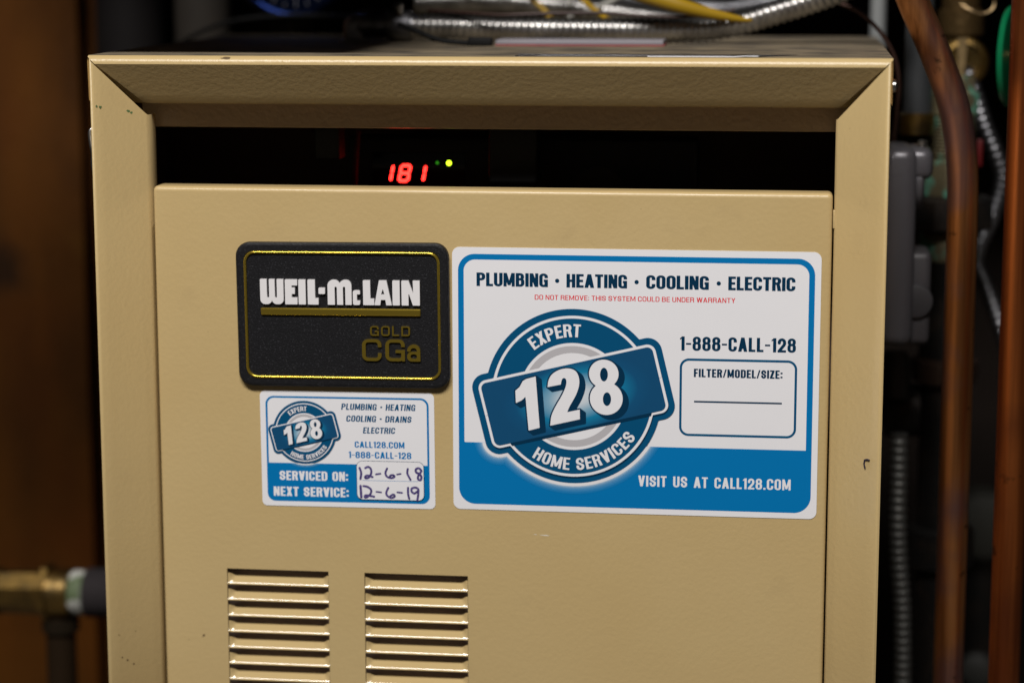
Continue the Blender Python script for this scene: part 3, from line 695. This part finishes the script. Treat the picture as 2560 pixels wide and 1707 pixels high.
cable('yellow_wire', 'thin yellow wire hanging down behind the conduit, left of the other yellow wires', 'wire', [(180, 262, 42), (199, 255, 29), (209, 250, 23), (217, 248, 15), (221, 247, 8)], 1.6, yel)
cable('yellow_wire', 'thin yellow wire crossing over the middle of the front conduit', 'wire', [(222, 232, 44), (237, 224, 29), (248, 214, 20), (257, 206, 14), (262, 200, 9.5)], 1.7, yel)
cable('yellow_tag', 'broad yellow plastic strap tapering onto the front conduit', 'strap', [(262, 170, 36), (281, 168, 29.5), (302, 170, 23), (321, 174, 18), (338, 178, 14.6), (345, 180, 14)], 3, yel, rads=[4.6, 5.0, 4.6, 3.4, 1.9, 1.0])
pale = mat('pale_insulation', (.30, .29, .26), .5)
cable('white_wire', 'pale wire crossing steeply behind the two thin yellow wires', 'wire', [(214, 262, 44), (226, 258, 30), (230, 254, 22), (231, 250, 12)], 1.8, pale)
cable('white_wire', 'pale wire sloping down between the rear conduit and the yellow strap', 'wire', [(290, 240, 44), (272, 238, 32), (258, 236, 24), (240, 238, 16)], 1.7, pale)
cable('black_cable', 'black cable sagging over the rear conduit beside the thin yellow wires', 'cable', [(150, 270, 46), (168, 262, 33), (190, 255, 29.5), (214, 246, 27), (240, 238, 29), (262, 232, 36), (276, 230, 46)], 2.2, rubber)
flex('flexible_conduit', 'ribbed steel flexible conduit farthest back, mostly hidden by the rear conduit', [(150, 330, 40), (180, 322, 33), (215, 316, 29), (250, 312, 25), (285, 310, 20), (318, 308, 17), (345, 306, 20), (372, 306, 28), (400, 308, 42)], 6.6, m=dull_steel)
cable('brown_wire', 'dark brown wire running along above the front conduit', 'wire', [(150, 196, 19), (175, 180, 18), (197, 172, 17), (216, 170, 17.6), (256, 170, 18.4), (280, 170, 16.8), (304, 172, 16), (320, 178, 17.4), (335, 180, 20)], 1.0, mat('brown_insulation', (.03, .012, .008), .5))
cable('black_cable', 'thin black cable arching up from the rear left corner of the boiler top', 'cable', [(-60, 285, -22), (-39, 300, -9), (-22, 300, .8), (-3, 300, 8), (18, 300, 11.5), (45, 300, 13), (70, 290, 13), (92, 245, 14), (112, 195, 18.5), (128, 178, 19)], 1.4, rubber)
cable('sensor_lead', 'thin dark lead lying on the boiler top and ending in the black clip', 'cable', [(140, 150, 12), (152, 145, 8), (166, 141, 3.2), (180, 140, 1.8), (186, 139, 1.8)], 1.5, rubber)
tag(MB().box(183, 197, 136, 143, .05, 5, 1).build('black_clip', rubber, at=(.19, .14, TOP/1000)), 'small black plastic clip on the boiler top beside the booklet', 'clip')
bk = thing('booklet', 'thin white instruction booklet with a red edge lying on the boiler top', 'booklet', (247, 160, 0))
MB().box(198, 296, 143, 172, .05, .9, .2).build('cover', mat('red_cover', (.42, .09, .10), .45), bk)
MB().box(198.3, 295.5, 142.6, 171.5, .95, 3.4, .3).build('pages', mat('page_stack', (.24, .225, .25), .6), bk)
pp_ = thing('foil_label', 'flat dark label with a silvery edge along the front of the boiler top', 'label', (300, 12, 0))
mb = MB().add([(226, 9, .15), (341, 6.0, .15), (352, 8.2, .15), (374, 36, .15), (226, 36, .15)], [(0, 1, 2, 3, 4)]); mb.build('face', mat('label_black', (.02, .02, .024), .22), pp_, smooth=0)
mb = MB().tube([(296, 6.0, .3), (341, 5.4, .3), (346, 6.0, .6), (353, 7.6, .5)], .3, 6); mb.build('edge', mat('label_silver', (.75, .75, .78), .3), pp_)
for (a, b, z) in ((13.0, 14.5, .2), (24, 25, .2)):
    MB().box(238, 338, a, b, z, z+.05).build('printed_line', mat('label_grey', (.4, .4, .42), .4), pp_, smooth=0)

# unseen duct overhead, added only to shade the left of the boiler top
fd = thing('shade_duct', 'unseen sheet metal duct added to shade the left of the boiler top', 'duct', (0, 60, 44))
MB().box(-120, 142, -4, 150, 44, 150, 3).build('duct_body', steel, fd)
MB().box(-123, 145, -7, 153, 108, 118, 1).build('seam_flange', steel, fd)

# gauge at the back of the top
ga = thing('pressure_gauge', 'round dial gauge with a blue reflection painted on its dark bezel, behind the boiler top', 'gauge', (42, 318, -60))
gm = mat('bezel_blue_reflection', (.022, .04, .12), .22, 1)  # blue in the metal colour stands for a reflection on the rim
MB().lathe((42, 318, 51), (0, -1, 0), [(-30, 36), (0, 40), (8, 41.5), (14, 41.5), (16.5, 40), (17, 37.5), (13, 36.5), (12, 0.5)], 64).build('bezel', gm, ga)
MB().lathe((42, 305.8, 51), (0, -1, 0), [(0, 36), (.4, 36)], 64).build('dial', mat('dial_face', (.012, .012, .016), .6), ga)
tm = mat('dial_ink', (.10, .10, .12), .5)
mb = MB()
for k in range(40):
    a = R(-225+270*k/39)
    if k % 4 == 0 or k % 2 == 0:
        r0, r1 = (27, 33) if k % 4 == 0 else (30, 33)
        mb.tube([(42+r0*math.cos(a), 305.0, 51+r0*math.sin(a)), (42+r1*math.cos(a), 305.0, 51+r1*math.sin(a))], .5, 6)
mb.build('scale', tm, ga)
MB().tube([(42, 304.2, 51), (60, 304.2, 72)], [1.6, .5], 8).build('needle', tm, ga)
MB().tube([(42, 330, 20), (42, 330, -60)], 9, 16).build('stem', iron, ga)
# pipes behind on the left
# pipes
vp = thing('vent_pipe', 'grey galvanised vent pipe standing behind the boiler', 'pipe', (-38, 370, -TOP))
MB().tube([(-36, 368, -TOP), (-36, 368, 300)], 19, 32).build('pipe', mat('galvanised_dull', (.024, .02, .016), .7, 0, spec=.1, var=((.02, .017, .014), 30, .4, .6)), vp)
MB().lathe((-36, 368, 130), (0, 0, 1), [(0, 19.2), (.5, 20.5), (8, 20.5), (8.5, 19.2)], 32).build('seam', dull_steel, vp)
bp_ = thing('dark_gap_pipe', 'wide black pipe added to fill the dark gap between wooden boards and grey vent pipe', 'pipe', (-95, 395, -TOP))
gap_black = mat('dark_gap_black', (.006, .005, .005), .7, spec=.1)  # near-black pipe stands in for the unlit gap beside the boards
MB().tube([(-96, 395, -TOP), (-96, 395, 300)], 24, 32).build('pipe', gap_black, bp_)
MB().lathe((-96, 395, 150), (0, 0, 1), [(0, 24), (1, 29), (20, 29), (21, 24)], 32).build('coupling', iron, bp_)

# wooden boards on the left
wb = thing('board_partition', 'dark brown vertical wooden boards at the left of the boiler', 'partition', (-250, 460, -TOP))
def wood(i):
    m = mat('stained_wood', (.085, .028, .0025), .7, spec=.1, var=((.036, .012, .0012), 6, .36, .64), scale3=(2.2, 2.2, .8), bump=(120, .25, .002, 6),
            stains=[((.014, .006, .002), 13+i, .60, .72, .9), ((.12, .055, .006), 8+i, .58, .75, .6), ((.06, .014, .001), 5+i, .5, .7, .6)])
    return m
for i, (a, b, y0) in enumerate([(-560, -398, 452), (-395, -152, 450), (-143, -133, 456)]):
    MB().box(a, b, y0, y0+22, -TOP, 380, 1.5).build('board', wood(i), wb)
MB().box(-560, -120, 474.2, 500, -TOP, 380, 1).build('rail', wood(5), wb)

# brass fitting run low on the left
bf = thing('brass_fitting', 'brass union fitting with white thread tape, running into the boiler side', 'fitting', (-120, 250, -368))
ax = (1, 0, .008)
MB().lathe((-190, 250, -369), ax, [(0, 13), (28, 13), (29, 16.5), (37, 16.5), (38, 15), (66, 15.5), (68, 19.5), (72, 19.5)], sides=8).build('union_nut', brass, bf, smooth=30)
MB().lathe((-118, 250, -368.5), ax, [(0, 16.5), (14, 16.5), (15, 14.5)], 32).build('collar', brass, bf)
MB().lathe((-103, 250, -368), ax, [(0, 14.3), (2, 15), (9, 14.8), (10, 13.5)], 32).build('thread_tape', mat('white_tape', (.42, .42, .39), .6, var=((.08, .11, .05), 70, .47, .56), bump=(120, .6, .003)), bf)
mb = MB(); pr = []
for k in range(24): pr += [(k*1.5, 15.6), (k*1.5+.75, 16.6)]
mb.lathe((-93, 250, -367.8), ax, pr+[(36.5, 18)]+[(93, 18)], 32).build('threaded_pipe', mat('grey_iron', (.06, .052, .055), .5, .4), bf)
dr = thing('drain_pipe', 'dark vertical pipe dropping from the brass fitting', 'pipe', (-113, 252, -TOP))
MB().tube([(-113, 252, -384), (-113, 252, -TOP)], 10, 24).build('pipe', mat('brown_iron', (.016, .009, .004), .8, spec=.08), dr)
MB().lathe((-113, 252, -386), (0, 0, -1), [(0, 12.5), (9, 12.5), (10, 10.5)], 24).build('collar', mat('brown_iron_collar', (.012, .008, .004), .8, spec=.08), dr)
cl_ = thing('spring_clip', 'shiny crumpled metal clip on the left side of the boiler jacket', 'clip', (-2, 6, -50))
MB().tube(smooth_path([(-.6, 6, -38.5), (-2.6, 5, -41), (-2.3, 5, -47), (-1.4, 5, -53), (-1.6, 5, -58), (-.7, 5, -64), (-.6, 6, -66)], 6), [1.0]*37, 10).build('bent_wire', steel, cl_)
MB().box(-1.6, -.5, 4, 14, -64, -40, .3).build('plate', steel, cl_)

# ---------------------------------------------------------------- pipework on the right
cp = thing('copper_pipe', 'bent copper pipe with purple tarnish curving over beside the boiler', 'pipe', (466, 120, -TOP))
P = smooth_path([(404, 120, 110), (421, 120, 62), (435.2, 120, 27.2), (449, 120, -3.2), (460.2, 120, -33.6), (465.2, 120, -64.5), (466.2, 120, -93), (466.3, 120, -140), (466.3, 120, -250), (466.3, 120, -400), (466.3, 120, -TOP)], 14)
MB().tube(P, 8.7, 32).build('pipe', copper, cp, smooth=80)
c2 = thing('copper_pipe', 'straight reddish copper pipe standing farthest from the boiler', 'pipe', (496.4, 100, -TOP))
MB().tube([(496.3, 100, -TOP), (496.3, 100, 200)], 8.9, 32).build('pipe', copper_r, c2, smooth=80)
MB().lathe((496.3, 100, 118), (0, 0, 1), [(0, 9), (.3, 10), (26, 10), (26.3, 9)], 32).build('coupling', copper_r, c2)
# gas train: black iron riser with union, brass valve above
gt = thing('gas_riser', 'black iron gas riser with union and green-stained brass fittings behind the bent copper pipe', 'pipe', (467, 250, -TOP))
MB().tube([(467, 250, -TOP), (467, 250, -198)], 15, 28).build('lower_pipe', iron, gt)
MB().lathe((467, 250, -330), (0, 0, 1), [(0, 16), (1, 21.5), (24, 21.5), (26, 19), (27, 16)], 28).build('coupling', iron, gt)
MB().lathe((467, 250, -212), (0, 0, 1), [(0, 16), (1, 20), (10, 21), (14.5, 20.8), (16, 17)], 28).build('collar', mat('rusty_iron', (.05, .028, .018), .55, .3), gt)
MB().tube([(467, 250, -196.5), (467, 250, -112)], 16.6, 28).build('nipple', iron, gt)
MB().lathe((467, 250, -135), (0, 0, 1), [(0, 17), (.5, 17.8), (16, 17.8), (18, 17)], 28).build('stained_joint', verdigris, gt)
MB().lathe((467, 250, -116), (0, 0, 1), [(0, 22), (2, 27.5), (19, 27.5), (21, 24)], sides=8).build('union_nut', iron, gt, smooth=30)
MB().lathe((467, 250, -94.8), (0, 0, 1), [(0, 17), (1, 17.5), (22, 17), (23, 13.8)], sides=6).build('hex_bushing', verdigris, gt, smooth=30)
mb = MB(); pr = [(0, 13)]
for k in range(11): pr += [(1+k*2.2, 13), (2.1+k*2.2, 14.6)]
mb.lathe((467, 250, -71.5), (0, 0, 1), pr+[(26, 13)], 28).build('thread', verdigris, gt)
MB().lathe((467, 250, -46), (0, 0, 1), [(0, 13), (1, 16), (14, 16.5), (16, 14), (24, 13)], sides=8).build('valve_end', verdigris, gt, smooth=30)
# ball valve with lever
bv = thing('brass_valve', 'aged brass valve with a short tan lever behind the bent copper pipe', 'valve', (476, 288, -20))
MB().lathe((476.5, 306, -15), (0, -1, 0), [(0, 12), (4, 15.2), (9, 15.2), (11, 13.5), (11.5, 11), (9.5, 10), (9.5, 1)], 36).build('flange', brass, bv)
MB().lathe((474, 308, -22), (0, 0, 1), [(-12, 9), (0, 11), (10, 11), (22, 12), (24, 14.5), (38, 14.5), (40, 12), (80, 12)], 24).build('body', mat('dark_brass', (.13, .08, .03), .5, .8, bump=(150, .5, .002)), bv)
mb = MB()
for a, b, zz, hw_ in ((291, 293, (-2, -28), (3.0, 1.6)),):
    mb.add([(474.5-3.1, 292, 0), (474.5+3.1, 292, 0), (473.4+2.2, 291, -28), (473.4-1.2, 291, -28), (474.5-3.1, 295, 0), (474.5+3.1, 295, 0), (473.4+2.2, 294, -28), (473.4-1.2, 294, -28)],
           [(0, 1, 2, 3), (7, 6, 5, 4), (0, 4, 5, 1), (1, 5, 6, 2), (2, 6, 7, 3), (3, 7, 4, 0)])
mb.build('lever', mat('lever_brass', (.32, .22, .10), .5, .6, bump=(200, .4, .001)), bv, smooth=20)
MB().lathe((473.7, 291.9, -15.6), (0, -1, 0), [(0, 1.7), (.3, 1.7)], 16).build('hole_disc', rubber, bv)  # flat black disc painted in for the dark hole through the lever
cable('loose_wire', 'thin curled bare wire hooking in front of the brass valve', 'wire', [(471.5, 268, 21.5), (477.3, 266, 18), (483.5, 266, 15.8), (489.2, 267, 17.6), (491.6, 268, 22), (490, 270, 28), (484, 290, 34)], .6, mat('bare_copper_wire', (.6, .42, .22), .35, 1))
# green valve handle seen almost edge on
gh = thing('valve_handle', 'green round valve handle seen almost edge on beside the red copper pipe', 'handle', (497, 205, -8))
gx = Vector((1, -.30, .0)).normalized()
MB().lathe((496.5, 205, -7.5), gx, [(-2.2, 25), (-1.6, 28.5), (0, 29.8), (1.6, 28.5), (2.2, 25), (3.0, 12), (3.2, 1)], 48).build('wheel', mat('green_paint', (.004, .20, .075), .35, var=((.003, .10, .04), 60, .5, .66), coat=.3), gh)
MB().lathe((497, 205, -7.5), gx, [(2.5, 4), (24, 4)], 16).build('spindle', brass, gh)
# flex lines on the right
flex('flexible_conduit', 'ribbed steel flexible conduit snaking between the two copper pipes', [(478, 300, -18), (484, 300, -36), (490, 300, -54), (498, 300, -73), (503, 302, -90), (498, 304, -112), (488, 300, -139), (493.5, 300, -155), (500, 300, -172), (505, 298, -186), (512, 298, -208), (522, 300, -250)], 5.2, m=dull_steel, pitch=5)
flex('flexible_conduit', 'dark ribbed flexible conduit hanging down beside the boiler below the iron elbow', [(438, 203, -236), (438.4, 202, -264), (438.6, 200, -290), (440, 200, -315), (442.4, 200, -340), (443.6, 200, -366), (444.2, 200, -394), (445, 200, -430), (446, 200, -520), (446, 200, -640), (446, 200, -TOP+4)], 5.2, m=mat('dark_conduit', (.15, .15, .14), .55, .9), pitch=5.2)
# grey gas valve body beside the jacket
gv = thing('gas_valve', 'grey cast gas valve body between the boiler jacket and the iron riser', 'valve', (437, 165, -110))
gvm = mat('grey_casting', (.11, .105, .115), .36, .35, bump=(160, .15, .001))
MB().box(422.5, 441.5, 140, 190, -172, -56.8, 6.5).build('body', gvm, gv)
MB().box(434, 451, 146, 185, -76, -57.5, 5.5).build('shoulder', gvm, gv)
MB().lathe((440.5, 163, -78), (1, 0, 0), [(-3, 16), (4, 16), (5.5, 14.5), (6, 10)], 32).build('cap', gvm, gv)
MB().box(432, 451.5, 148, 182, -172, -117.5, 4).build('solenoid', mat('grey_plastic', (.05, .046, .05), .5), gv)
MB().lathe((443, 147, -146), (0, -1, 0), [(0, 10), (1.4, 9.5), (1.8, 8)], 28).build('knob', mat('dark_grey_plastic', (.035, .033, .036), .5), gv)
MB().lathe((445, 160, -57), (0, 0, 1), [(0, 3), (2.5, 3), (3.2, 2)], 12).build('screw', steel, gv)
gp = thing('grey_pipe', 'dull grey iron pipe rising behind the gas valve', 'pipe', (444, 235, -58))
MB().tube([(445, 235, -56), (445, 235, 220)], 8.6, 24).build('pipe', mat('grey_pipe_paint', (.04, .043, .046), .5, .2), gp)
MB().lathe((445, 235, -56), (0, 0, 1), [(0, 10.5), (12, 10.5), (13, 9)], 24).build('collar', brass, gp)
pg = thing('grey_pipe', 'pale grey conduit pipe standing behind the rear right corner of the boiler top', 'pipe', (422.5, 318, -TOP))
MB().tube([(422.4, 318, -TOP), (422.4, 318, 250)], 5.2, 20).build('pipe', mat('pale_conduit', (.24, .25, .25), .5, .3), pg)
MB().lathe((422.4, 318, 60), (0, 0, 1), [(0, 5.3), (.5, 6.6), (14, 6.6), (14.5, 5.3)], 20).build('coupling', dull_steel, pg)
cable('capillary_tube', 'thin brown capillary tube looping down past the rear right corner of the boiler', 'tube', [(382, 215, 31), (396.4, 205, 23.5), (408.3, 200, 18), (420.2, 200, 6.8), (428.8, 200, -7.3), (432, 200, -22), (431.5, 200, -40), (429, 202, -70)], 1.3, mat('brown_tube', (.06, .028, .02), .45, .5))
ip = thing('iron_elbow', 'black iron elbow and stub leaving the boiler side above the dark conduit', 'fitting', (440, 252, -230))
MB().lathe((421.8, 252, -231), (1, 0, 0), [(0, 11), (8, 11), (8.5, 17), (20, 17.3), (30, 16.4), (31, 12)], 28).build('elbow', iron, ip)
MB().lathe((436, 238, -205), (0, .2, 1), [(-16, 9), (0, 9.5), (10, 9), (14, 6)], 20).build('plug', mat('worn_iron', (.07, .065, .06), .4, .6), ip)
tag(MB().box(482.6, 486, 250, 253, -77, -60.5, .6).build('red_tag', mat('red_plastic', (.10, .002, .003), .45), at=(.484, .25, .73)), 'tiny red plastic tag beside the bent copper pipe', 'tag')
pj = thing('pump_body', 'dim rounded grey pump casing far behind the copper pipes', 'pump', (515, 520, -TOP))
MB().lathe((515, 520, -368), (0, -1, 0), [(-30, 20), (0, 26), (16, 24), (20, 14)], 28).build('casing', mat('dim_grey_green', (.045, .044, .035), .7), pj)
MB().tube([(515, 535, -392), (515, 535, -TOP)], 15, 20).build('stand', iron, pj)
MB().lathe((513, 505, -478), (0, -1, 0), [(0, 13), (6, 13), (9, 9)], 24).build('flange', mat('dim_flange', (.05, .05, .045), .6), pj)
# jacket screw on the right side
MB().lathe((421.9, 12, -14.5), (1, 0, 0), [(-.3, 3.4), (1.2, 3.4), (2.2, 2.4), (2.5, .8)], 16).build('jacket_screw', steel, boiler)
